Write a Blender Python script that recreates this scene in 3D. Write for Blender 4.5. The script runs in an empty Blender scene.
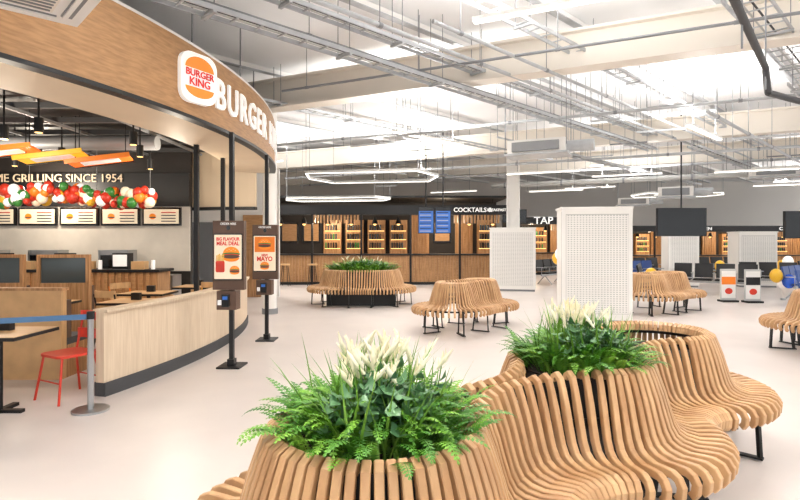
import bpy, math, random
from mathutils import Vector, Matrix
random.seed(7)
S=bpy.context.scene
try: S.view_settings.view_transform='Standard'
except Exception: pass
pi=math.pi
def lin(c):
    return tuple(((x/255)/12.92 if x/255<=0.04045 else ((x/255+0.055)/1.055)**2.4) for x in c)
MATS={}
def mat(name,rgb,rough=.5,metal=0,var=0,scale=5,stretch=(1,1,1),emit=0,island=0,dark=None,coat=0):
    if name in MATS: return MATS[name]
    m=bpy.data.materials.new(name); m.use_nodes=True
    nt=m.node_tree; b=nt.nodes['Principled BSDF']
    c=lin(rgb)
    b.inputs['Base Color'].default_value=(*c,1)
    b.inputs['Roughness'].default_value=rough; b.inputs['Metallic'].default_value=metal
    if coat: b.inputs['Coat Weight'].default_value=coat
    if emit:
        b.inputs['Emission Color'].default_value=(*c,1); b.inputs['Emission Strength'].default_value=emit
        try: m.cycles.emission_sampling='NONE'
        except Exception: pass
    if var or island:
        d=lin(dark) if dark else tuple(x*(1-var) for x in c)
        mix=nt.nodes.new('ShaderNodeMix'); mix.data_type='RGBA'
        mix.inputs[6].default_value=(*c,1); mix.inputs[7].default_value=(*d,1)
        tc=nt.nodes.new('ShaderNodeTexCoord'); mp=nt.nodes.new('ShaderNodeMapping')
        mp.inputs['Scale'].default_value=stretch
        n=nt.nodes.new('ShaderNodeTexNoise'); n.inputs['Scale'].default_value=scale; n.inputs['Detail'].default_value=4
        nt.links.new(tc.outputs['Object'],mp.inputs[0]); nt.links.new(mp.outputs[0],n.inputs[0])
        r=nt.nodes.new('ShaderNodeMapRange'); r.inputs[1].default_value=.35; r.inputs[2].default_value=.65
        nt.links.new(n.outputs[0],r.inputs[0])
        src=r.outputs[0]
        if island:
            g=nt.nodes.new('ShaderNodeNewGeometry')
            mm=nt.nodes.new('ShaderNodeMath'); mm.operation='MULTIPLY_ADD'; mm.inputs[1].default_value=island
            s2=nt.nodes.new('ShaderNodeMath'); s2.operation='MULTIPLY'; s2.inputs[1].default_value=1-island
            nt.links.new(src,s2.inputs[0]); nt.links.new(g.outputs['Random Per Island'],mm.inputs[0]); nt.links.new(s2.outputs[0],mm.inputs[2])
            src=mm.outputs[0]
        nt.links.new(src,mix.inputs[0]); nt.links.new(mix.outputs[2],b.inputs['Base Color'])
    MATS[name]=m; return m
M_wood=mat('slat_oak',(209,169,124),.42,var=.3,scale=9,stretch=(1,1,.3),island=.5,dark=(170,126,84))
M_fascia=mat('fascia_oak',(186,142,96),.5,var=.3,scale=3,stretch=(2,2,14),dark=(162,120,78))
M_panel=mat('light_panel_oak',(226,206,180),.5,var=.15,scale=3,stretch=(12,12,.8),dark=(212,190,162))
M_oakv=mat('oak_vertical',(194,148,102),.5,var=.3,scale=3,stretch=(12,12,.8),dark=(150,108,68))
M_table=mat('table_oak',(214,172,122),.45,var=.2,scale=4,stretch=(1,10,1))
M_white=mat('white_paint',(240,238,234),.55,var=.03,scale=2)
M_beam=mat('beam_white',(236,229,218),.5,var=.04,scale=1)
M_galv=mat('galvanised_steel',(186,189,192),.45,.0,var=.15,scale=6)
M_grey=mat('grey_steel',(132,134,137),.45,.1)
M_lgrey=mat('light_grey_metal',(192,192,189),.5)
M_black=mat('black_metal',(22,22,24),.45,.2)
M_dark=mat('dark_interior',(42,36,33),.7,var=.3,scale=2)
M_char=mat('charcoal',(66,66,68),.7)
M_brown=mat('kiosk_brown',(92,68,54),.5)
M_cream=mat('cream_bulkhead',(226,206,178),.6,var=.05,scale=2)
M_soil=mat('soil',(46,36,28),.95,var=.5,scale=40)
M_fern=mat('fern_green',(96,156,40),.5,var=.5,scale=8,island=.5,dark=(38,98,26))
M_fern2=mat('fern_light',(136,186,60),.5,var=.5,scale=8,island=.5,dark=(80,138,36))
M_leaf=mat('broad_leaf',(108,148,100),.4,var=.4,scale=8,island=.6,dark=(54,102,64))
M_grass=mat('grass_blade',(132,174,64),.5,island=.5,dark=(72,124,40))
M_flower=mat('white_flower',(252,247,228),.6,island=.3,dark=(240,228,186))
M_led=mat('led_diffuser',(255,250,242),.5,emit=2.5)
M_warm=mat('warm_lamp',(255,206,130),.5,emit=2.4)
M_orange=mat('orange_glow',(244,112,30),.5,emit=.75)
M_yellow=mat('yellow_glow',(252,190,50),.5,emit=.75)
M_red=mat('red_paint',(206,56,36),.4)
M_oran=mat('orange_paint',(240,130,36),.4)
M_yel=mat('gold_yellow',(236,184,50),.3)
M_green=mat('balloon_green',(60,130,60),.3)
M_blue=mat('balloon_blue',(40,90,200),.25)
M_wht=mat('sign_white',(250,250,248),.4,emit=.3)
M_creamp=mat('poster_cream',(240,224,198),.4,emit=.2)
M_scrn=mat('screen_black',(14,15,18),.15)
M_blues=mat('screen_blue',(40,96,176),.3,emit=.4)
M_glass=mat('dark_glass',(70,80,84),.1)
M_steel=mat('brushed_steel',(176,178,180),.3,.9)

class B:
    def __init__(s): s.v=[];s.f=[];s.m=[];s.sm=[];s.ms=[]
    def mi(s,m):
        if m not in s.ms: s.ms.append(m)
        return s.ms.index(m)
    def add(s,vs,fs,m,smooth=False):
        o=len(s.v); s.v+= [tuple(v) for v in vs]; i=s.mi(m)
        for f in fs: s.f.append([o+a for a in f]); s.m.append(i); s.sm.append(smooth)
    def box(s,x0,x1,y0,y1,z0,z1,m,M=None):
        vs=[Vector((x,y,z)) for z in(z0,z1) for y in(y0,y1) for x in(x0,x1)]
        if M is not None: vs=[M@v for v in vs]
        s.add(vs,[(0,2,3,1),(4,5,7,6),(0,1,5,4),(2,6,7,3),(0,4,6,2),(1,3,7,5)],m)
    def cyl(s,a,b,r,m,n=8,r2=None,smooth=True,caps=True):
        a=Vector(a);b=Vector(b);d=(b-a)
        if d.length<1e-6:return
        d.normalize(); r2=r if r2 is None else r2
        u=d.orthogonal().normalized(); w=d.cross(u)
        vs=[a+(u*math.cos(2*pi*i/n)+w*math.sin(2*pi*i/n))*r for i in range(n)]+[b+(u*math.cos(2*pi*i/n)+w*math.sin(2*pi*i/n))*r2 for i in range(n)]
        s.add(vs,[(i,(i+1)%n,n+(i+1)%n,n+i) for i in range(n)],m,smooth)
        if caps: s.add(vs,[tuple(range(n-1,-1,-1)),tuple(range(n,2*n))],m)
    def bar(s,a,b,w,h,m):
        a=Vector(a);b=Vector(b);d=b-a;L=d.length
        d.normalize(); up=Vector((0,0,1)) if abs(d.z)<.95 else Vector((1,0,0))
        x=d.cross(up).normalized(); z=x.cross(d)
        M=Matrix((( x.x,d.x,z.x,a.x),(x.y,d.y,z.y,a.y),(x.z,d.z,z.z,a.z),(0,0,0,1)))
        s.box(-w/2,w/2,0,L,-h/2,h/2,m,M)
    def path(s,pts,r,m,n=8):
        for i in range(len(pts)-1): s.cyl(pts[i],pts[i+1],r,m,n)
    def sphere(s,c,r,m,n=12,k=8,sc=(1,1,1)):
        vs=[];fs=[]
        for j in range(k+1):
            t=pi*j/k
            for i in range(n):
                a=2*pi*i/n; vs.append((c[0]+r*sc[0]*math.sin(t)*math.cos(a),c[1]+r*sc[1]*math.sin(t)*math.sin(a),c[2]+r*sc[2]*math.cos(t)))
        for j in range(k):
            for i in range(n): fs.append((j*n+i,(j+1)*n+i,(j+1)*n+(i+1)%n,j*n+(i+1)%n))
        s.add(vs,fs,m,True)
    def arc(s,C,R0,R1,a0,a1,z0,z1,n,m):
        vs=[];fs=[]
        for i in range(n+1):
            a=a0+(a1-a0)*i/n;c=math.cos(a);q=math.sin(a)
            vs+=[(C[0]+R0*c,C[1]+R0*q,z0),(C[0]+R1*c,C[1]+R1*q,z0),(C[0]+R1*c,C[1]+R1*q,z1),(C[0]+R0*c,C[1]+R0*q,z1)]
        for i in range(n):
            o=4*i
            for k in range(4): fs.append((o+k,o+(k+1)%4,o+4+(k+1)%4,o+4+k))
        fs+=[(3,2,1,0),(4*n,4*n+1,4*n+2,4*n+3)]
        s.add(vs,fs,m)
    def ellipse(s,M,rx,ry,z,m,n=24,a0=0,a1=2*pi):
        vs=[M@Vector((rx*math.cos(a0+(a1-a0)*i/n),ry*math.sin(a0+(a1-a0)*i/n),z)) for i in range(n+1)]
        s.add(vs,[tuple(range(n+1))],m)
    def text(s,t,M,size,m,ext=.01,off=0,align='CENTER'):
        c=bpy.data.curves.new('t','FONT'); c.body=t; c.size=size; c.extrude=ext; c.offset=off; c.align_x=align; c.align_y='CENTER'; c.resolution_u=3
        o=bpy.data.objects.new('t',c); S.collection.objects.link(o)
        bpy.context.view_layer.update()
        dg=bpy.context.evaluated_depsgraph_get()
        me=bpy.data.meshes.new_from_object(o.evaluated_get(dg))
        s.add([M@v.co for v in me.vertices],[tuple(p.vertices) for p in me.polygons],m)
        bpy.data.objects.remove(o); bpy.data.meshes.remove(me)
    def obj(s,name,parent=None):
        me=bpy.data.meshes.new(name); me.from_pydata(s.v,[],s.f)
        for m in s.ms: me.materials.append(m)
        me.polygons.foreach_set('material_index',s.m); me.polygons.foreach_set('use_smooth',s.sm)
        me.update()
        o=bpy.data.objects.new(name,me); S.collection.objects.link(o)
        if parent: o.parent=parent
        return o
def T(x,y,z,rz=0,rx=0): return Matrix.Translation((x,y,z))@Matrix.Rotation(rz,4,'Z')@Matrix.Rotation(rx,4,'X')
FACE=lambda x,y,z,rz=0: T(x,y,z,rz,pi/2)
def area(name,loc,size,power,rot=(0,0,0),col=(1,1,1),parent=None,sy=None):
    l=bpy.data.lights.new(name,'AREA'); l.energy=power; l.color=col
    l.shape='RECTANGLE'; l.size=size; l.size_y=sy or size
    o=bpy.data.objects.new(name,l); o.location=loc; o.rotation_euler=rot; S.collection.objects.link(o)
    if parent: o.parent=parent
    return o
def point(name,loc,power,col=(1,.8,.6),r=.06,parent=None):
    l=bpy.data.lights.new(name,'POINT'); l.energy=power; l.color=col; l.shadow_soft_size=r
    o=bpy.data.objects.new(name,l); o.location=loc; S.collection.objects.link(o)
    if parent: o.parent=parent
    return o

# ---------------------------------------------------------------- room shell
XL,XR,YF,YB,ZC=-11,27,-7,31,5.0
M_floor=mat('floor_resin',(221,211,205),.33,var=.06,scale=1.4)
M_ceil=mat('ceiling_white',(246,247,248),.7,var=.03,scale=1)
b=B(); b.box(XL,XR,YF,YB,-.1,0,M_floor); b.obj('floor')
b=B(); b.box(XL,XR,YF,YB,ZC,ZC+.1,M_ceil); b.obj('ceiling')
b=B(); b.box(XL-.2,XL,YF,YB,0,ZC,M_white); b.obj('wall_left')
b=B(); b.box(XL,XR,YB,YB+.2,0,ZC,mat('back_wall_grey',(226,221,215),.7)); b.obj('wall_back')
b=B(); b.box(XL,XR,YF-.2,YF,0,.5,M_white); b.box(XL,XR,YF-.2,YF,4.5,ZC,M_white)
x=XL
while x<=XR: b.box(x-.05,x+.05,YF-.2,YF,.5,4.5,M_grey); x+=2.375
b.obj('window_1')
b=B(); b.box(XR,XR+.2,YF,YB,0,.5,M_white); b.box(XR,XR+.2,YF,YB,4.5,ZC,M_white)
y=YF
while y<=YB: b.box(XR,XR+.2,y-.05,y+.05,.5,4.5,M_grey); y+=2.375
b.obj('window_2')

# ---------------------------------------------------------------- ceiling structure
D2=Vector((.711,.702,0)); D1=Vector((.9,-.436,0))
def clipline(p,d,x0=XL+.2,x1=XR-.2,y0=YF+.2,y1=YB-.2):
    t0,t1=-100,100
    for c,dd,a,bb in((p[0],d[0],x0,x1),(p[1],d[1],y0,y1)):
        ta,tb=(a-c)/dd,(bb-c)/dd
        if ta>tb: ta,tb=tb,ta
        t0=max(t0,ta);t1=min(t1,tb)
    return t0,t1
for p in((0,9.4),(5.47,14.6),(2,21.5),(0,3.2)):
    p=Vector((p[0],p[1],4.48)); t0,t1=clipline(p,D1)
    b=B(); a=p+D1*t0; c=p+D1*t1
    b.bar(a,c,.1,.5,M_beam)
    for z in(-.28,.26): b.bar(a+Vector((0,0,z)),c+Vector((0,0,z)),.34,.04,M_beam)
    b.obj('roof_beam')
perp=Vector((.702,-.711,0))
b=B()
for k in range(-13,14):
    p=Vector((4,12,4.94))+perp*k*1.8
    t0,t1=clipline(p,D2)
    if t1<=t0: continue
    b.bar(p+D2*t0,p+D2*t1,.06,.1,M_white)
    b.bar(p+D2*t0+Vector((0,0,-.05)),p+D2*t1+Vector((0,0,-.05)),.12,.012,M_galv)
b.obj('roof_purlins')
def tray(p,t0,t1,w=.3,name='cable_tray',m=M_galv,h=.05,cab=True):
    p=Vector(p); b=B(); s=perp*(w/2)
    for q in(-1,1): b.bar(p+D2*t0+s*q,p+D2*t1+s*q,.02,h,m)
    t=t0+.1
    while t<t1: b.bar(p+D2*t-s,p+D2*t+s,.025,.012,m); t+=.3
    t=t0+.4
    while t<t1:
        for q in(-1,1):
            a=p+D2*t+s*q; b.cyl(a,(a.x,a.y,ZC),.006,M_grey,5)
        b.bar(p+D2*t-s*1.2+Vector((0,0,-.04)),p+D2*t+s*1.2+Vector((0,0,-.04)),.04,.03,m); t+=1.8
    for q,mm in((-.4,M_lgrey),(.1,M_char)) if cab else ():
        b.cyl(p+D2*t0+s*q+Vector((0,0,.02)),p+D2*t1+s*q+Vector((0,0,.02)),.012,mm,6)
    b.obj(name)
tray((-2.5,5.1,4.0),-1.5,13,.24)
tray((-1.46,6,4.35),-2,12,.2)
tray((-3.6,9.2,4.25),-.5,12,.25,cab=False)
tray((.9,6.3,4.45),-3,14,.22,cab=False)
tray((4.1,6.2,4.3),-3,12,.4)
tray((3,12.2,3.75),0,12,.2)
tray((8.2,10.2,4.0),-3,12,.3)
tray((9,14.6,3.8),-3,10,.25)
def pipe(p,d,t0,t1,r,m,name='ceiling_pipe'):
    p=Vector(p);d=Vector(d).normalized(); b=B()
    b.cyl(p+d*t0,p+d*t1,r,m,10)
    t=t0+.5
    while t<t1:
        a=p+d*t; b.cyl(a,(a.x,a.y,ZC),.006,M_grey,5); b.cyl(a-d*.03,a+d*.03,r*1.25,M_grey,10); t+=2
    b.obj(name)
pipe((-2.2,5.6,4.15),D2,-1,13,.022,M_grey)
pipe((-.6,6.1,4.2),D2,-2,13,.03,M_galv)
pipe((1.8,7.5,4.1),D2,-2,13,.025,M_galv)
pipe((0,12,4.0),D1,-4,13,.03,M_galv)
pipe((0,8.0,4.1),D1,-2.2,8,.02,M_grey)
pipe((3,16,3.85),D1,-8,14,.04,M_galv)
pipe((3,19,3.9),D1,-8,16,.04,M_galv)
pipe((5.5,9,3.6),D2,-1,9,.03,M_galv)
pipe((6.5,8,3.95),D2,-2,10,.04,M_galv)
pipe((7,18,3.6),D1,-4,12,.09,M_lgrey,'ventilation_duct')
b=B()
for i in range(44):
    x=random.uniform(-1.0,14); y=random.uniform(9,21)
    z=random.choice((3.5,3.8,4.0)); L=random.uniform(.5,1.6); d=random.choice((D1,D2,D1))
    a=Vector((x,y,z)); c=a+d*L
    b.bar(a,c,.035,.035,random.choice((M_galv,M_galv,M_grey)))
    for q in(a,c): b.cyl(q,(q.x,q.y,ZC),.006,M_grey,5)
b.obj('suspended_strut_rails')
b=B(); b.path([(1.6,2.8,3.2),(3.4,4.96,3.2),(3.45,5.0,2.98),(6.2,6.6,2.98)],.03,M_char,10)
for q in((2.5,3.9),(3.4,4.96),(5,5.9)): b.cyl((q[0],q[1],3.0),(q[0],q[1],ZC),.008,M_grey,5)
b.obj('sprinkler_pipe')
def fcu(x,y,z,w=1.1,d=.6,h=.28,rz=-.45):
    b=B(); M=T(x,y,z,rz)
    b.box(-w/2,w/2,-d/2,d/2,-h/2,h/2,M_white,M); b.box(-w/2-.06,w/2+.06,-d/2-.03,d/2+.03,-h/2-.02,-h/2+.02,M_galv,M)
    b.box(-w/2+.1,w/2-.1,-d/2-.05,-d/2,-h/2+.05,h/2-.05,M_grey,M)
    for sx in(-1,1):
        for sy in(-1,1):
            q=M@Vector((sx*(w/2+.03),sy*d/2,0)); b.cyl(q,(q.x,q.y,ZC),.008,M_grey,5)
    b.cyl(M@Vector((w/2,0,0)),M@Vector((w/2+.5,0,0)),.11,M_galv,12)
    b.obj('fan_coil_unit')
fcu(2.75,10.6,3.42); fcu(8,15.5,2.98,.9,.6,.3); fcu(9.2,21,3.1); fcu(10.5,15,3.5)
b=B(); M=T(-2.44,3.36,3.2,pi/4-.02)
b.box(-.42,.42,-.42,.42,.03,.25,M_white,M); b.box(-.46,.46,-.46,.46,0,.03,M_white,M)
b.box(-.26,.26,-.26,.26,-.012,0,M_beam,M)
for k in range(9): b.box(-.24,.24,-.25+k*.058,-.235+k*.058,-.02,-.012,M_grey,M)
for a in range(4):
    MM=M@Matrix.Rotation(a*pi/2,4,'Z'); b.box(-.3,.3,.32,.39,-.01,0.001,M_grey,MM); b.box(-.3,.3,.33,.36,-.022,-.01,M_white,MM)
for sx in(-1,1):
    for sy in(-1,1):
        q=M@Vector((sx*.38,sy*.38,.25)); b.cyl(q,(q.x,q.y,ZC),.008,M_grey,5)
b.obj('air_conditioning_cassette')

# linear LED luminaires; their upward lamps are added fill to brighten the ceiling
def led(x,y,z,L,d,pd,pu):
    a=Vector((x,y,z))-d*L/2; c=Vector((x,y,z))+d*L/2
    b=B(); b.bar(a+Vector((0,0,.03)),c+Vector((0,0,.03)),.12,.04,M_white)
    b.bar(a+Vector((0,0,.004)),c+Vector((0,0,.004)),.09,.015,M_led)
    for q in(a.lerp(c,.15),a.lerp(c,.85)): b.cyl((q.x,q.y,z+.06),(q.x,q.y,ZC),.006,M_grey,5)
    o=b.obj('linear_led_light'); r=math.atan2(d.y,d.x)
    if pd: area('downlight_lamp',(x,y,z-.01),L,pd,(0,0,r),(1,.97,.925),o,.09)
    if pu: area('ceiling_fill_lamp',(x,y,z+.06),L,pu,(pi,0,r),(1,.98,.955),o,.09)
for (x,y,z,d) in((1.75,5.7,4.1,D1),(-1.5,1.5,3.9,D2),(4.5,1.5,3.9,D2),(9,5,3.9,D2),(.6,10.6,3.6,D2),(6,10.5,3.7,D2),(0,16.2,3.7,D1),(7,16.5,3.6,D1),(13,12,3.8,D2),(14.5,19,3.7,D1),(21,14,4.0,D1),(8,22.5,3.8,D1),(19,23,4.0,D1),(1.5,-3,4.2,D2),(-4.5,16.7,4.0,D1)):
    led(x,y,z,2.0,d,66,170)
for (x,y,z) in((3.6,13.5,3.3),(9,13.5,3.35),(12,16.5,3.3),(5.4,18.5,3.3),(11,21,3.4),(2.0,20,3.4),(14,15.5,3.3)):
    led(x,y,z,1.8,D1,0,0)
def polylight(pts,z,name):
    b=B(); n=len(pts)
    for i in range(n):
        a=pts[i];c=pts[(i+1)%n]
        b.bar((a[0],a[1],z),(c[0],c[1],z),.05,.06,M_lgrey); b.bar((a[0],a[1],z-.035),(c[0],c[1],z-.035),.04,.012,M_led)
        b.cyl((a[0],a[1],z),(a[0],a[1],ZC),.006,M_grey,5)
    b.obj(name)
def loop(cx,cy,L,W,z):
    d=Vector((.985,-.17,0)); e=Vector((.17,.985,0)); c0=Vector((cx,cy,0))
    pts=[c0-d*L/2-e*W/2,c0+d*(L/2-.35)-e*W/2,c0+d*L/2,c0+d*(L/2-.35)+e*W/2,c0-d*(L/2-.0)+e*W/2,c0-d*(L/2+.3)]
    polylight([(p.x,p.y) for p in pts],z,'loop_pendant_light')
loop(-.55,13.4,3.0,2.2,3.2); loop(-1.9,17.4,3.2,1.4,2.95); loop(9.5,18,2.6,1.6,3.15)

# ---------------------------------------------------------------- slatted benches
def arcpts(c,r,a0,a1,ccw,n=60):
    if ccw:
        while a1<=a0: a1+=2*pi
    else:
        while a1>=a0: a1-=2*pi
    out=[]
    k=max(4,int(abs(a1-a0)*r/.004))
    for i in range(k):
        a=a0+(a1-a0)*i/k
        nn=Vector((math.cos(a),math.sin(a))); p=Vector(c)+nn*r
        if not ccw: nn=-nn
        out.append((p,nn,abs(a1-a0)/k*(r+.2 if ccw else r-.2)))
    return out
def outline(cs,r,Rs):
    n=len(cs)
    if n==1: return arcpts(cs[0],r,0,2*pi,True)
    near=[];far=[]
    for i in range(n-1):
        a=Vector(cs[i]);c=Vector(cs[i+1]);R=Rs[i];d=(c-a);L=d.length;u=d/L
        h=math.sqrt(max((r+R)**2-(L/2)**2,0.0001)); m=(a+c)/2; rt=Vector((u.y,-u.x))
        near.append((m+rt*h,R)); far.append((m-rt*h,R))
    ang=lambda c,p:math.atan2(p[1]-c[1],p[0]-c[0])
    o=[]
    o+=arcpts(cs[0],r,ang(cs[0],far[0][0]),ang(cs[0],near[0][0]),True)
    for i in range(n-1):
        F,R=near[i]; o+=arcpts(F,R,ang(F,cs[i]),ang(F,cs[i+1]),False)
        nx=near[i+1][0] if i+1<n-1 else far[n-2][0]
        o+=arcpts(cs[i+1],r,ang(cs[i+1],F),ang(cs[i+1],nx),True)
    for i in range(n-2,-1,-1):
        F,R=far[i]; o+=arcpts(F,R,ang(F,cs[i+1]),ang(F,cs[i]),False)
        if i>0: o+=arcpts(cs[i],r,ang(cs[i],F),ang(cs[i],far[i-1][0]),True)
    return o
PROF=[(-.035,.80),(-.025,.845),(.0,.862),(.028,.845),(.05,.79),(.075,.70),(.10,.61),(.125,.53),(.155,.478),(.20,.45),(.27,.438),(.34,.445),(.39,.448),(.425,.435),(.445,.405),(.44,.365),(.42,.34)]
def slat(b,p,n,hw=.0165,th=.021,sc=1):
    t=Vector((-n.y,n.x,0)); N=Vector((n.x,n.y,0)); Z=Vector((0,0,1)); P0=Vector((p.x,p.y,0))
    vs=[];fs=[];K=len(PROF);ch=.004
    for i,(s,z) in enumerate(PROF):
        a=PROF[max(i-1,0)];c=PROF[min(i+1,K-1)]
        dx,dz=c[0]-a[0],c[1]-a[1];l=math.hypot(dx,dz);dx/=l;dz/=l
        nx,nz=dz,-dx
        cc=P0+N*(s*sc)+Z*z; nn=N*nx+Z*nz
        tt=th*(.8 if i<5 else 1.1 if i<10 else 1)
        for (q,w) in((hw,tt-ch),(hw-ch,tt),(-hw+ch,tt),(-hw,tt-ch),(-hw,-tt+ch),(-hw+ch,-tt),(hw-ch,-tt),(hw,-tt+ch)):
            vs.append(cc+t*q+nn*w)
    for i in range(K-1):
        for k in range(8): fs.append((i*8+k,i*8+(k+1)%8,(i+1)*8+(k+1)%8,(i+1)*8+k))
    fs+=[tuple(range(7,-1,-1)),tuple((K-1)*8+k for k in range(8))]
    b.add(vs,fs,M_wood)
def bench(cs,Rs,r=.4,step=.062,rng=None,name='slatted_bench'):
    o=outline(cs,r,Rs); b=B(); tot=sum(q[2] for q in o); n=round(tot/step); st=tot/n; acc=st; k=0
    rail=[]
    for i,(p,nn,w) in enumerate(o):
        acc+=w
        if i%12==0: rail.append((p,nn))
        if acc>=st:
            acc-=st; slat(b,p,nn); k+=1
            if k%9==4:
                N=Vector((nn.x,nn.y,0)); P0=Vector((p.x,p.y,0))
                b.bar(P0+N*.02+Vector((0,0,.02)),P0+N*.36+Vector((0,0,.02)),.05,.015,M_black)
                b.bar(P0+N*.05+Vector((0,0,.02)),P0+N*.1+Vector((0,0,.42)),.04,.02,M_black)
                b.bar(P0+N*.34+Vector((0,0,.02)),P0+N*.32+Vector((0,0,.41)),.04,.02,M_black)
                b.bar(P0+N*.1+Vector((0,0,.405)),P0+N*.4+Vector((0,0,.405)),.03,.03,M_black)
    m=len(rail)
    for s,z,hh in((.30,.405,.03),(.075,.6,.05),(.0,.8,.05)):
        for i in range(m):
            a=rail[i];c=rail[(i+1)%m]
            A=a[0]+a[1]*s;Cc=c[0]+c[1]*s
            if s<.1: A=a[0]+a[1]*(s-.02);Cc=c[0]+c[1]*(s-.02)
            b.bar((A.x,A.y,z),(Cc.x,Cc.y,z),.012,hh,M_black)
    return b.obj(name)
P1=(-.1,2.15);P2=(1.13,3.38);P3=(2.08,4.38)
bench([P1,P2,P3],[.86,.72])
bench([(-1.35,13.3),(-.55,13.3)],[3.0],r=.5)
bench([(.92,9.35),(1.5,10.0)],[1.2],r=.26)
bench([(5.4,11.7),(6.2,12.3)],[1.2],r=.3)
bench([(6.15,7.6),(7.2,8.2)],[.8],r=.4)

def frond(b,p,az,L,e0,e1,n,lw,m):
    p=Vector(p); side=Vector((-math.sin(az),math.cos(az),0)); st=L/n; prev=p
    for i in range(1,n+1):
        t=i/n; e=e0+(e1-e0)*t*t; d=Vector((math.cos(az)*math.cos(e),math.sin(az)*math.cos(e),math.sin(e)))
        q=prev+d*st
        b.add([prev-side*.002,prev+side*.002,q+side*.0015,q-side*.0015],[(0,1,2,3)],m)
        ll=lw*math.sin(pi*min(1,.12+t*.86))**.7
        up=side.cross(d)
        for s in(-1,1):
            tip=q+side*s*ll+d*ll*.4+up*(-.18*ll)*(1 if up.z>0 else -1); mid=q.lerp(tip,.45)
            b.add([q,mid+d*st*.48,tip,mid-d*st*.48],[(0,1,2,3)],m)
        prev=q
def blade(b,p,az,L,e0,e1,w,m,n=5):
    p=Vector(p); side=Vector((-math.sin(az),math.cos(az),0))*w; st=L/n; vs=[p-side,p+side]
    for i in range(1,n+1):
        e=e0+(e1-e0)*i/n; p=p+Vector((math.cos(az)*math.cos(e),math.sin(az)*math.cos(e),math.sin(e)))*st
        k=(1-(i/n)**2)*1.0+.03; vs+=[p-side*k,p+side*k]
    b.add(vs,[(2*i,2*i+1,2*i+3,2*i+2) for i in range(n)],m,True)
def leaf(b,p,az,el,L,w,m):
    p=Vector(p); d=Vector((math.cos(az)*math.cos(el),math.sin(az)*math.cos(el),math.sin(el))); s=Vector((-math.sin(az),math.cos(az),0)); u=s.cross(d)
    mids=[p,p+d*L*.35+u*.01,p+d*L*.7+u*.01,p+d*L-u*.01]; ws=[.1,1,.75,0]
    l=[mids[i]+s*w*ws[i]+u*w*.25*ws[i] for i in range(4)]; r=[mids[i]-s*w*ws[i]+u*w*.25*ws[i] for i in range(4)]
    vs=mids+l+r
    b.add(vs,[(i,i+1,5+i,4+i) for i in range(3)]+[(i+1,i,8+i,9+i) for i in range(3)],m,True)
def plants(cx,cy,r,z,seed,dens=1,sx=1,flowers=26,foff=(0,0.04),big=1):
    random.seed(seed); b=B()
    b.cyl((cx,cy,0),(cx,cy,z),r*.93,M_black,32) if sx==1 else b.box(cx-r*sx,cx+r*sx,cy-r*.8,cy+r*.8,0,z,M_black)
    if sx==1: b.cyl((cx,cy,z),(cx,cy,z+.01),r*.9,M_soil,32)
    else: b.box(cx-r*sx*.97,cx+r*sx*.97,cy-r*.77,cy+r*.77,z,z+.01,M_soil)
    z+=.01
    for i in range(int(330*dens)):
        a=random.uniform(0,2*pi); rr=r*random.uniform(.1,.92)
        aa=a+random.uniform(-.7,.7); inner=1-rr/r
        frond(b,(cx+rr*sx*math.cos(a),cy+rr*math.sin(a),z),aa,(random.uniform(.17,.28)+.07*inner)*big,random.uniform(.85,1.45),random.uniform(-1.0,.3),17,random.uniform(.028,.042)*big,random.choice((M_fern,M_fern,M_fern2)))
    for i in range(int(170*dens)):
        a=random.uniform(0,2*pi); rr=r*random.uniform(0,.75)
        blade(b,(cx+rr*sx*math.cos(a),cy+rr*math.sin(a),z),random.uniform(0,2*pi),random.uniform(.28,.44),random.uniform(1.15,1.5),random.uniform(.5,1.3),.006,M_grass)
    for i in range(int(190*dens)):
        a=random.uniform(-2.4,.4); rr=r*random.uniform(.1,.7)
        h=random.uniform(.14,.3)*(1-.3*rr/r)
        p=(cx+rr*sx*math.cos(a),cy+rr*math.sin(a),z+h)
        leaf(b,p,random.uniform(0,2*pi),random.uniform(-.5,.7),random.uniform(.06,.1),random.uniform(.018,.032),M_leaf)
        if i%5==0: b.cyl((p[0],p[1],z),p,.003,M_leaf,4)
    for i in range(flowers):
        a=random.uniform(0,2*pi); rr=r*random.uniform(0,.62)
        x=cx+foff[0]+rr*sx*math.cos(a);y=cy+foff[1]+rr*math.sin(a); h=random.uniform(.24,.36)
        lx=random.uniform(-.06,.06);ly=random.uniform(-.04,.04)
        b.cyl((x,y,z),(x+lx,y+ly,z+h),.003,M_grass,4)
        q=Vector((x+lx,y+ly,z+h)); d=Vector((lx*1.5,ly,.1)).normalized()
        b.cyl(q-d*.035,q+d*.02,.005,M_flower,7,.011); b.cyl(q+d*.02,q+d*.08,.011,M_flower,7,.002)
        for k in range(6):
            az=random.uniform(0,2*pi); blade(b,q+d*random.uniform(-.035,.035),az,.042,1.15,1.45,.0045,M_flower,3)
    b.obj('potted_fern')
plants(P1[0],P1[1],.385,.79,3,1.1,foff=(.0,.08),flowers=44)
plants(P2[0],P2[1],.385,.79,5,1.1,foff=(0,.08),flowers=44)
plants(-.95,13.3,.42,.79,9,1.4,sx=2.0,flowers=14,big=1.35)
b=B(); b.cyl((P3[0],P3[1],0),(P3[0],P3[1],.7),.34,M_char,32); b.cyl((P3[0],P3[1],.7),(P3[0],P3[1],.71),.33,M_soil,32); b.obj('empty_planter_tub')

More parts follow.
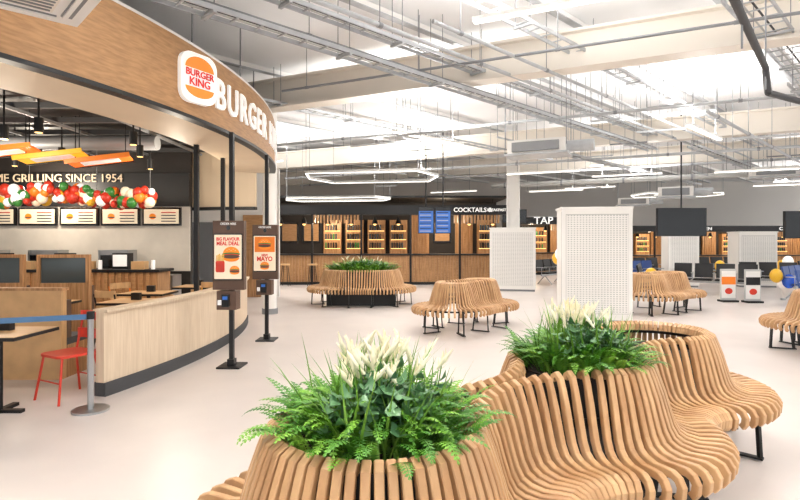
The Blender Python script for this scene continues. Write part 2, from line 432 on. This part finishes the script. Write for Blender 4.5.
# ---------------------------------------------------------------- restaurant
C=(-12.15,8.0)
th=lambda y,R=10.0: math.asin((y-C[1])/R)
b=B()
b.arc(C,9.9,10.0,th(1.5),th(10.9),3.0,3.8,60,M_fascia)
b.arc(C,9.2,9.9,th(1.5),th(10.9),2.96,3.0,60,M_cream)
b.arc(C,9.9,10.02,th(1.5),th(10.9),2.96,3.0,60,M_black)
b.arc(C,9.15,9.2,th(1.5),th(10.9),2.96,3.5,60,M_cream)
b.arc(C,9.15,10.0,th(1.5),th(10.9),3.8,3.83,60,M_white)
for yy in (2.5,4.5,6.7,8.6,10.5):
    a=th(yy); q=(C[0]+9.6*math.cos(a),C[1]+9.6*math.sin(a)); b.cyl((q[0],q[1],3.8),(q[0],q[1],ZC),.012,M_grey,6)
fas=b.obj('shopfront_fascia')
b=B(); txt="BURGER KING"; wd={'B':.355,'U':.375,'R':.37,'G':.385,'E':.335,' ':.2,'K':.4,'I':.2,'N':.43}
a=th(6.45)
for chh in txt:
    w=wd[chh]; am=a+w/2/10.02
    if chh!=' ':
        x=C[0]+10.015*math.cos(am); y=C[1]+10.015*math.sin(am)
        b.text(chh,Matrix.Translation((x,y,3.38))@Matrix.Rotation(am+pi/2,4,'Z')@Matrix.Rotation(pi/2,4,'X')@Matrix.Scale(.96,4,(1,0,0)),.52,M_wht,.012,.008)
    a+=w/10.02
b.obj('shopfront_letters')
def rrect(b,M,w,h,r,z0,z1,m):
    pts=[]
    for (cx,cy,a0) in((w/2-r,h/2-r,0),(-w/2+r,h/2-r,pi/2),(-w/2+r,-h/2+r,pi),(w/2-r,-h/2+r,1.5*pi)):
        for i in range(7): pts.append((cx+r*math.cos(a0+i*pi/12),cy+r*math.sin(a0+i*pi/12)))
    n=len(pts); vs=[M@Vector((p[0],p[1],z0)) for p in pts]+[M@Vector((p[0],p[1],z1)) for p in pts]
    b.add(vs,[(i,(i+1)%n,n+(i+1)%n,n+i) for i in range(n)]+[tuple(range(n-1,-1,-1)),tuple(range(n,2*n))],m)
def logo(b,M,s):
    rrect(b,M,.9*s,1.0*s,.25*s,-.12*s,0,M_wht)
    bun=mat('bun_orange',(246,140,30),.4,emit=.15); redt=mat('logo_red',(214,40,24),.4,emit=.1)
    b.ellipse(M@Matrix.Translation((0,.17*s,0)),.36*s,.26*s,.008,bun,20,0,pi)
    b.ellipse(M@Matrix.Translation((0,-.2*s,0)),.36*s,.2*s,.008,bun,20,pi,2*pi)
    b.text('BURGER',M@Matrix.Translation((0,.075*s,.012)),.19*s,redt,.003,.004*s); b.text('KING',M@Matrix.Translation((0,-.1*s,.012)),.22*s,redt,.003,.004*s)
aa=th(5.98); b=B()
logo(b,Matrix.Translation((C[0]+10.12*math.cos(aa),C[1]+10.12*math.sin(aa),3.4))@Matrix.Rotation(aa+pi/2-.3,4,'Z')@Matrix.Rotation(pi/2,4,'X'),.55)
b.obj('illuminated_logo_sign')
b=B(); a0=th(5.45,9.45);a1=th(10.4,9.45)
b.arc(C,9.38,9.48,a0,a1,.14,.86,50,M_panel); b.arc(C,9.36,9.5,a0,a1,0,.14,50,M_char); b.arc(C,9.34,9.52,a0,a1,.86,.89,50,M_panel)
b.obj('curved_low_counter')
b=B()
for yy in(9.9,8.9,7.6):
    a=th(yy); x=C[0]+9.45*math.cos(a)-.2; y=C[1]+9.45*math.sin(a)
    b.box(x-.03,x+.03,y-.03,y+.03,0,2.96,M_black)
b.obj('shopfront_posts')
def burger(b,F,x,y,s):
    bun=MATS['bun_orange']; t=lambda dx,dy:F@Matrix.Translation((x+dx*s,y+dy*s,0))
    b.ellipse(t(0,.02),s,.7*s,.003,bun,20,0,pi)
    for k in range(5): b.ellipse(t(-.5+.25*k,.35+.12*(k%2)),.05*s,.035*s,.0045,M_creamp,8)
    b.ellipse(t(0,-.03),1.1*s,.16*s,.004,M_green,20); b.ellipse(t(0,-.15),1.02*s,.14*s,.005,M_red,20)
    b.ellipse(t(0,-.3),1.05*s,.2*s,.006,M_brown,20); b.ellipse(t(0,-.42),s,.4*s,.0055,bun,20,pi,2*pi)
def kiosk(x,y,rz,kind):
    b=B(); M=T(x,y,0,rz)@Matrix.Diagonal((.86,1,1,1))
    b.box(-.03,.03,.0,.06,0,2.96,M_black,M); b.box(-.17,.17,-.12,.2,0,.02,M_black,M); b.box(-.05,.05,-.02,.08,.02,.1,M_black,M)
    b.box(-.23,.23,-.09,0,.98,1.84,M_brown,M); b.box(-.21,.21,-.1,-.09,1.1,1.68,M_scrn,M)
    F=M@T(0,-.105,1.39,0,pi/2)
    rrect(b,F,.4,.55,.01,-.004,0,M_creamp)
    redt=MATS['logo_red']; bun=MATS['bun_orange']
    if kind==0:
        b.text('BIG FLAVOUR',F@Matrix.Translation((0,.22,.003)),.055,redt,.001,.002); b.text('MEAL DEAL',F@Matrix.Translation((0,.165,.003)),.065,redt,.001,.002)
        burger(b,F,.05,.04,.12)
        rrect(b,F@Matrix.Translation((-.11,-.12,0)),.13,.14,.02,.007,.009,M_red)
        for k in range(6): b.box(-.165+k*.02,-.152+k*.02,-.07,.02+.01*(k%3),.004,.0065,M_yel,F)
        burger(b,F,.1,-.16,.07)
    else:
        rrect(b,F@Matrix.Translation((0,.14,0)),.37,.24,.01,0,.003,M_oran)
        burger(b,F@Matrix.Translation((0,0,.003)),0,.15,.11)
        b.text('NEW',F@Matrix.Translation((0,-.03,.003)),.05,redt,.001,.002); b.text('MAYO',F@Matrix.Translation((0,-.09,.003)),.1,redt,.001,.003)
        burger(b,F,0,-.19,.08)
    b.ellipse(M@T(0,-.092,1.75,0,pi/2),.03,.03,0,M_scrn,14)
    b.text('ORDER HERE',M@T(0,-.093,1.75,0,pi/2)@Matrix.Translation((.0,.05,0)),.04,M_wht,.001)
    b.box(-.14,.14,-.16,0,.74,.97,M_brown,M); b.box(-.05,.05,-.2,-.16,.78,.93,M_black,M); b.box(-.035,.035,-.205,-.2,.87,.91,M_blues,M)
    b.box(-.12,-.07,-.17,-.16,.8,.86,M_wht,M)
    b.obj('self_order_kiosk')
kiosk(-2.13,6.72,-.05,0); kiosk(-2.13,8.5,.0,1)
b=B(); b.arc(C,1.2,9.15,th(1.5,9.15),th(11.8,9.15),3.5,3.56,40,M_black)
for i in range(8):
    y=4.5+i*.9; b.bar((-9.5,y,3.42),(-3.6,y,3.42),.05,.08,M_char)
for i in range(5):
    x=-8.5+i*1.1; b.bar((x,4.2,3.36),(x,11,3.36),.05,.04,M_grey)
b.cyl((-9.5,8.8,3.2),(-4,8.8,3.2),.12,M_grey,14); 
b.obj('restaurant_ceiling')
b=B()
for (x,y) in((-4.9,6.6),(-4.2,6.2),(-5.2,8.2),(-3.9,8.0),(-6.5,9),(-4.4,9.4),(-3.5,7)):
    b.cyl((x,y,2.95),(x,y,3.5),.012,M_black,6); b.cyl((x,y,2.85),(x,y,3.02),.05,M_black,12); b.cyl((x,y,2.845),(x,y,2.852),.04,M_warm,12)
sp=b.obj('ceiling_spotlights')
for (x,y,pw) in((-4.9,6.6,70),(-6.3,8.2,70),(-3.7,8.8,70),(-7.0,10.3,110)): point('spot_and_fill_lamp',(x,y,2.7),pw,(1,.88,.72),.12,sp)  # last point is added fill to brighten the kitchen, without a fixture
for (x,y,m,z) in((-5.75,7.7,M_orange,2.86),(-5.2,8.0,M_yellow,2.83),(-4.65,8.3,M_orange,2.82),(-6.4,7.6,M_orange,2.9)):
    b=B(); M=T(x,y,z,.35)@Matrix.Rotation(-.18,4,'Y')
    b.box(-.42,.42,-.3,.3,0,.03,m,M); b.box(-.44,.44,-.32,-.29,-.02,.05,M_oran if m is M_orange else M_yel,M); b.box(-.26,.26,-.16,.16,-.01,0,M_wht,M)
    b.box(-.44,.44,.29,.32,-.02,.05,M_black,M)
    for sx in(-.35,.35): q=M@Vector((sx,0,.03)); b.cyl(q,(q.x,q.y,3.5),.008,M_black,5)
    b.obj('angled_pendant_light')
b=B()
b.box(-9.5,-4.4,11.2,11.3,0,3.5,M_dark)
b.box(-9.5,-4.4,11.12,11.2,2.3,3.0,M_black)
b.text('FLAME GRILLING SINCE 1954',FACE(-7.3,11.1,2.88),.24,M_cream,.008,.0)
b.box(-9.5,-4.4,11.15,11.2,.95,2.3,mat('kitchen_tile',(214,208,198),.4,var=.1,scale=3))
for i in range(5):
    x=-8.8+i*.86; b.box(x,x+.8,11.09,11.15,1.9,2.28,M_scrn); b.box(x+.04,x+.76,11.08,11.09,1.94,2.24,M_creamp)
    b.ellipse(FACE(x+.22,11.075,2.09),.07,.06,0,MATS['bun_orange'],14); b.ellipse(FACE(x+.22,11.073,2.07),.075,.015,0,M_brown,14)
    for k in range(4): b.box(x+.4,x+.7,11.073,11.08,1.98+k*.06,2.0+k*.06,M_red if k==3 else M_char)
b.obj('kitchen_back_wall')
b=B(); b.box(-9.3,-4.5,9.9,10.45,0,1.0,M_oakv); b.box(-9.35,-4.45,9.85,10.5,1.0,1.05,M_black)
for i in range(36): b.box(-9.25+i*.13,-9.19+i*.13,9.87,9.9,.1,1.0,M_fascia)
for x in(-7.6,-6.4,-5.3):
    b.box(x-.15,x+.15,10.1,10.3,1.05,1.35,M_black); b.box(x-.13,x+.13,10.085,10.1,1.1,1.32,M_blues if x==-6.4 else M_wht)
for x in(-7.0,-5.9,-4.9):
    b.box(x-.12,x+.12,9.95,10.15,1.05,1.2,M_table); b.cyl((x+.25,10.05,1.05),(x+.25,10.05,1.22),.035,M_wht,10)
b.obj('service_counter')
b=B(); b.box(-9.3,-4.5,10.55,10.98,0,.9,M_steel)
for x in(-8.6,-7.4,-6.0): b.box(x,x+.6,10.6,10.95,.9,1.4,M_steel); b.box(x+.05,x+.55,10.59,10.6,.98,1.3,M_scrn)
b.obj('kitchen_equipment')
b=B(); cols=[M_red,M_red,M_oran,M_yel,M_wht,M_green,M_red,M_creamp]
for i in range(200):
    t=i/199; x=-7.9+t*3.5; y=9.5+random.uniform(-.12,.12); z=2.4-.05*math.sin(t*pi*3)+random.uniform(-.13,.13)-.03*t
    r=random.uniform(.05,.1); b.sphere((x,y,z),r,random.choice(cols),10,8,(1,1,1.12))
for x in(-7.8,-6.6,-5.4,-4.45): b.cyl((x,9.5,2.4),(x,9.5,3.34),.004,M_grey,4)
b.obj('balloon_garland')
b=B(); b.arc((-3.2,14.55),3.2,3.3,pi*1.2,pi*1.515,2.3,3.49,20,M_cream); b.arc((-3.2,14.55),3.15,3.35,pi*1.2,pi*1.515,2.24,2.3,20,M_black)
b.obj('curved_bulkhead')
b=B(); b.box(-9.5,-3.4,15.0,15.1,0,3.6,M_white); b.box(-4.7,-3.9,14.94,15.0,0,2.1,M_oakv); b.box(-4.4,-3.5,14.93,15.0,1.3,2.3,M_fascia); b.box(-6,-5.2,14.95,15,0,2.1,M_grey)
b.obj('wall_partition')
b=B(); b.cyl((-5.3,11.9,0.0),(-5.3,11.9,.55),.08,M_red,12); b.cyl((-5.3,11.9,.55),(-5.3,11.9,.62),.03,M_black,8); b.obj('fire_extinguisher')
b=B(); b.cyl((-2.83,11.6,0),(-2.83,11.6,ZC),.15,M_white,24); b.cyl((-2.83,11.6,0),(-2.83,11.6,.12),.17,M_grey,24); b.obj('round_column')
def booth(x,y,w,h,rz=0,glass=False):
    b=B(); M=T(x,y,0,rz)
    b.box(-w/2,w/2,-.05,.05,0,h if not glass else .95,M_table if not glass else M_oakv,M)
    b.box(-w/2-.02,w/2+.02,-.06,.06,h,h+.03,M_oakv,M) if not glass else None
    if glass:
        b.box(-w/2,-w/2+.05,-.04,.04,.95,h,M_oakv,M);b.box(w/2-.05,w/2,-.04,.04,.95,h,M_oakv,M);b.box(-w/2+.05,w/2-.05,-.04,.04,h-.05,h,M_oakv,M)
        b.box(-w/2+.05,w/2-.05,-.01,.01,.95,h-.05,M_glass,M)
    b.box(-w/2,w/2,.06,.5,.38,.46,M_char,M); b.box(-w/2,w/2,.06,.45,0,.38,M_oakv,M); b.box(-w/2,w/2,.06,.14,.46,.9,M_brown,M)
    b.obj('booth_bench')
booth(-4.45,6.15,1.15,1.02); booth(-5.85,6.2,1.1,1.02); booth(-5.1,8.1,.75,1.38,.1,True); booth(-6.1,8.1,.75,1.38,.1,True)
def table(x,y,w=.7,d=.6,z=.75):
    b=B(); b.box(x-w/2,x+w/2,y-d/2,y+d/2,z-.03,z,M_table); b.box(x-w/2-.01,x+w/2+.01,y-d/2-.01,y+d/2+.01,z-.035,z-.005,M_black)
    b.cyl((x,y,0.03),(x,y,z-.03),.03,M_black,10); b.box(x-.22,x+.22,y-.03,y+.03,0,.03,M_black); b.box(x-.03,x+.03,y-.22,y+.22,0,.03,M_black)
    b.box(x-.06,x+.06,y+.05,y+.12,z,z+.1,M_black)
    b.obj('cafe_table')
for q in((-3.72,4.95),(-5.0,5.2),(-3.75,7.5),(-4.1,8.7),(-3.75,9.9),(-4.9,7.3)): table(*q)
def chair(x,y,rz,m,ms=None):
    b=B(); M=T(x,y,0,rz); ms=ms or m
    rrect(b,M@Matrix.Translation((0,0,.44)),.4,.4,.08,0,.025,ms)
    for sx in(-1,1):
        b.cyl(M@Vector((sx*.16,-.16,.44)),M@Vector((sx*.21,-.22,0)),.012,m,8)
        b.cyl(M@Vector((sx*.16,.16,.44)),M@Vector((sx*.21,.23,0)),.012,m,8)
        b.cyl(M@Vector((sx*.17,.17,.44)),M@Vector((sx*.18,.25,.8)),.012,m,8)
    for z,r in((.8,.0),(.62,-.03)):
        pts=[M@Vector((.18*math.sin(a),.25+r+.05*math.cos(a)-.03,z)) for a in [(-1+i/4)*pi/2 for i in range(9)]]
        for i in range(8): b.bar(pts[i],pts[i+1],.02,.1,ms)
    b.cyl(M@Vector((-.19,-.19,.2)),M@Vector((.19,-.19,.2)),.008,m,6); b.cyl(M@Vector((-.19,.19,.2)),M@Vector((.19,.19,.2)),.008,m,6)
    b.obj('dining_chair')
chair(-3.36,5.42,-.5,M_red); chair(-4.4,4.7,1.5,M_red)
chair(-3.3,7.1,-1.2,M_yel,M_table); chair(-3.4,8.25,-1.5,M_oran,M_table); chair(-3.5,9.25,-.5,M_yel,M_table); chair(-3.2,9.7,-1.5,M_yel,M_table); chair(-4.3,8.1,2.9,M_black,M_table); chair(-4.7,9.2,1,M_oran,M_table)
b=B(); b.cyl((-2.9,5.0,.02),(-2.9,5.0,.86),.028,M_steel,16); b.cyl((-2.9,5,0),(-2.9,5,.02),.16,M_steel,28); b.cyl((-2.9,5,.86),(-2.9,5,.93),.034,M_black,16)
b.bar((-2.93,5.0,.88),(-4.9,4.2,.88),.004,.05,mat('belt_blue',(70,110,150),.6)); b.cyl((-4.9,4.2,.02),(-4.9,4.2,.93),.028,M_steel,16); b.cyl((-4.9,4.2,0),(-4.9,4.2,.02),.16,M_steel,28)
b.obj('queue_barrier')

# ---------------------------------------------------------------- column cabinets
def cabinet(x,y,w,d,h,rz,col=False,grid=True):
    b=B(); M=T(x,y,0,rz)
    b.box(-w/2,w/2,-d/2,d/2,.06,h,M_white,M); b.box(-w/2+.02,w/2-.02,-d/2+.02,d/2-.02,0,.06,M_grey,M); b.box(-w/2-.02,w/2+.02,-d/2-.02,d/2+.02,h,h+.04,M_white,M)
    if grid:
        b.box(-w/2+.07,w/2-.07,-d/2-.004,-d/2,.18,h-.1,M_lgrey,M)
        z=.19
        while z<h-.12: b.box(-w/2+.08,w/2-.08,-d/2-.014,-d/2-.004,z,z+.022,M_white,M); z+=.042
        xx=-w/2+.08
        while xx<w/2-.06: b.box(xx,xx+.022,-d/2-.017,-d/2-.004,.19,h-.12,M_white,M); xx+=.056
    for s in (-1,1):
        b.box(s*(w/2+.003)-.003,s*(w/2+.003)+.003,-d/2+.03,-d/2+.05,.1,h-.05,M_lgrey,M)
    if col:
        b.box(-.2,.2,-.06,.06,h+.04,ZC,M_white,M); b.box(-.2,-.17,-.2,.2,h+.04,ZC,M_white,M); b.box(.17,.2,-.2,.2,h+.04,ZC,M_white,M)
    b.obj('column_casing')
cabinet(3.84,10.6,1.3,.7,2.2,-.15); cabinet(3.65,17.2,1.4,1.1,1.95,-.25,True)
cabinet(9.7,18.5,.95,.9,1.85,-.2,False,True); cabinet(12.2,18.5,1.15,1,1.85,-.2,False,True)

# ---------------------------------------------------------------- far bars
def bar_unit(x0,x1,y,depth,sign=None,seed=1,zs=1.0):
    random.seed(seed); b=B()
    b.box(x0,x1,y+.1,y+.6,0,1.05,M_oakv); b.box(x0-.03,x1+.03,y,y+.65,1.05,1.1,M_black)
    x=x0
    while x<x1: b.box(x,x+.05,y+.06,y+.1,.1,1.05,M_fascia); x+=.11
    b.box(x0,x1,y+.05,y+.12,0,.1,M_black)
    n=int((x1-x0)/1.7)
    for i in range(n+1):
        xx=x0+(x1-x0)*i/n; b.box(xx-.035,xx+.035,y+.02,y+.09,0,2.5,M_black)
    b.box(x0,x1,y+.05,y+.25,2.5,2.85,M_black)
    x=x0
    while x<x1:
        if int((x-x0)/1.7)%3==1: b.box(x,x+.06,y+.08,y+.22,2.2,2.5,M_oakv)
        x+=.12
    yb=y+depth; top=3.2 if zs==1 else 2.86
    b.box(x0,x1,yb,yb+.1,0,top,M_dark); b.box(x0,x1,y+.25,yb,top-.08,top,M_black)
    for i in range(n*2):
        xx=x0+(x1-x0)*(i+.1)/(n*2); w=(x1-x0)/(n*2)*.8
        k=random.random()
        if k<.55:
            b.box(xx,xx+w,yb-.3,yb,.9,2.4,M_oakv)
            for z in(1.25,1.6,1.95):
                b.box(xx+.05,xx+w-.05,yb-.33,yb-.3,z,z+.02,M_warm)
                for q in range(5):
                    px=xx+.1+q*(w-.2)/5; b.cyl((px,yb-.35,z+.02),(px,yb-.35,z+.25),.035,random.choice((M_green,M_brown,M_dark,M_char,M_glass)),6)
        elif k<.85:
            b.box(xx,xx+w,yb-.06,yb,1.0,2.6,M_oakv)
            for q in range(6): b.box(xx+q*w/6,xx+q*w/6+.05,yb-.1,yb-.06,1.0,2.6,M_fascia)
        else:
            b.box(xx,xx+w,yb-.06,yb,1.5,2.3,M_scrn); b.box(xx+.06,xx+w-.06,yb-.07,yb-.06,1.56,2.24,M_creamp if k<.92 else M_fascia)
    for i in range(n*2):
        xx=x0+(x1-x0)*(i+.5)/(n*2); b.cyl((xx,y+.9,2.45),(xx,y+.9,top-.05),.01,M_black,5); b.cyl((xx,y+.9,2.2),(xx,y+.9,2.45),.12,M_black,12,.04); b.sphere((xx,y+.9,2.2),.06,M_warm,8,6)
    for s,xx,sz in (sign or []): b.text(s,FACE(xx,y+.03,2.67),sz,M_wht,.01,.004)
    b.v=[(p[0],p[1],p[2]*zs) for p in b.v]
    o=b.obj('bar_counter')
    m=max(2,n//2)
    for i in range(m): point('bar_lamp',(x0+(x1-x0)*(i+.5)/m,y+1.3,2.3*zs),100,(1,.8,.56),.1,o)
bar_unit(-4.9,3.9,19,2.6,[('COCKTAILS &',2.6,.22),('BREAKFAST',3.45,.13)],2)
bar_unit(5.2,9.8,24.5,2.6,[('TAP',6.6,.5),('& BREW',8.2,.24)],4,.93)
bar_unit(10.4,23,25.5,2.6,[('BAR & KITCHEN',14,.26),('COFFEE',18.6,.26)],6,.8)
def stool(x,y):
    b=B(); b.cyl((x,y,.72),(x,y,.77),.17,M_table,16)
    for a in range(4): b.cyl((x+.1*math.cos(a*pi/2+.7),y+.1*math.sin(a*pi/2+.7),.72),(x+.2*math.cos(a*pi/2+.7),y+.2*math.sin(a*pi/2+.7),0),.012,M_black,6)
    b.obj('bar_stool')
for i in range(4): stool(-4+i*.95,18.6)
def screen(x,y,z,w,h,m,two=False,txt=None):
    b=B()
    for k in((0,1) if two else (0,)):
        xx=x+k*(w+.04); b.box(xx-w/2,xx+w/2,y,y+.07,z-h/2,z+h/2,M_black); b.box(xx-w/2+.02,xx+w/2-.02,y-.004,y,z-h/2+.02,z+h/2-.02,m)
        if m is M_blues:
            b.box(xx-w/2+.02,xx+w/2-.02,y-.008,y-.004,z+h/2-.12,z+h/2-.02,M_scrn)
            for r in range(8): b.box(xx-w/2+.05,xx+w/2-.08,y-.008,y-.004,z-h/2+.06+r*.078,z-h/2+.08+r*.078,M_scrn if r%2 else M_lgrey)
        b.cyl((xx,y+.035,z+h/2),(xx,y+.035,ZC),.02,M_black,8)
    b.obj('hanging_display_screen')
screen(.76,15.6,2.18,.46,.78,M_blues,True); screen(7.4,14,2.07,1.3,.74,M_scrn); screen(10.7,14.0,2.0,1.2,.72,M_scrn); screen(4.3,20,2.5,.9,.5,M_scrn)
M_seatb=mat('seat_blue',(40,70,130),.5)
def seatrow(x,y,rz,n=4,ms=M_black):
    b=B(); M=T(x,y,0,rz); W=n*.56
    b.box(-W/2,W/2,-.03,.03,.32,.38,M_steel,M)
    for i in(-1,1):
        b.cyl(M@Vector((i*W*.36,0,.33)),M@Vector((i*W*.36,-.28,.02)),.02,M_steel,8); b.cyl(M@Vector((i*W*.36,0,.33)),M@Vector((i*W*.36,.28,.02)),.02,M_steel,8)
    for i in range(n):
        cx=-W/2+.28+i*.56
        b.box(cx-.24,cx+.24,-.25,.2,.4,.45,ms,M)
        MM=M@Matrix.Translation((cx,.2,.45))@Matrix.Rotation(-.22,4,'X'); b.box(-.24,.24,-.02,.03,.02,.45,ms,MM)
        for s in(-.27,.27): b.cyl(M@Vector((cx+s,-.2,.62)),M@Vector((cx+s,.2,.62)),.015,M_steel,6); b.cyl(M@Vector((cx+s,0,.38)),M@Vector((cx+s,0,.62)),.01,M_steel,6)
    b.obj('airport_seat_row')
seatrow(5.6,19.5,.8,3); seatrow(8.2,18,.5,3,M_seatb); seatrow(9.3,15.8,-.6,4); seatrow(11.2,14.7,.7,4,M_seatb); seatrow(12.2,16.6,-.3,5); seatrow(9.1,21,.2,5); seatrow(14.6,18.5,.6,4); seatrow(7.3,15.6,1.1,3); seatrow(13.5,22,0,6); seatrow(10.1,12.6,.5,3,M_seatb)
def balloons(x,y,cs,zb=.5):
    b=B(); b.cyl((x,y,0),(x,y,.05),.06,M_steel,10)
    for i,c in enumerate(cs):
        a=i*2.1; p=(x+.16*math.cos(a),y+.16*math.sin(a),zb+.14*(i%3)); b.cyl((x,y,.05),p,.003,M_white,4); b.sphere(p,.16,c,12,8,(1,1,1.2))
    b.obj('balloon_cluster')
balloons(4.9,16.2,[M_blue,M_yel,M_wht],.9); balloons(6.7,14.2,[M_yel,M_wht,M_yel],.4); balloons(5.45,13.6,[M_wht,M_blue],.6); balloons(10.2,14.2,[M_blue,M_yel],.5); balloons(13,17.9,[M_blue,M_yel,M_wht],.6); balloons(10.6,17.4,[M_blue,M_yel],.6)
def poster(x,y,m):
    b=B(); b.box(x-.2,x+.2,y,y+.04,.05,.85,M_lgrey); b.box(x-.18,x+.18,y-.006,y,.1,.8,M_white); b.box(x-.18,x+.18,y-.01,y-.006,.45,.65,m); b.ellipse(FACE(x,y-.012,.28),.1,.08,0,M_red,14)
    b.box(x-.2,x+.2,y-.12,y+.16,0,.05,M_black); b.obj('poster_stand')
poster(8.5,13.8,M_oran); poster(9.0,13.6,M_black)

# ---------------------------------------------------------------- world, camera
w=bpy.data.worlds.new('World'); S.world=w; w.use_nodes=True
w.node_tree.nodes['Background'].inputs[0].default_value=(.95,.98,1,1); w.node_tree.nodes['Background'].inputs[1].default_value=1.7
cd=bpy.data.cameras.new('camera'); cd.lens=24; cd.sensor_width=36; cd.shift_y=-10/800; cd.clip_end=200
co=bpy.data.objects.new('camera',cd); co.location=(0,0,1.6); co.rotation_euler=(pi/2,0,0); S.collection.objects.link(co); S.camera=co
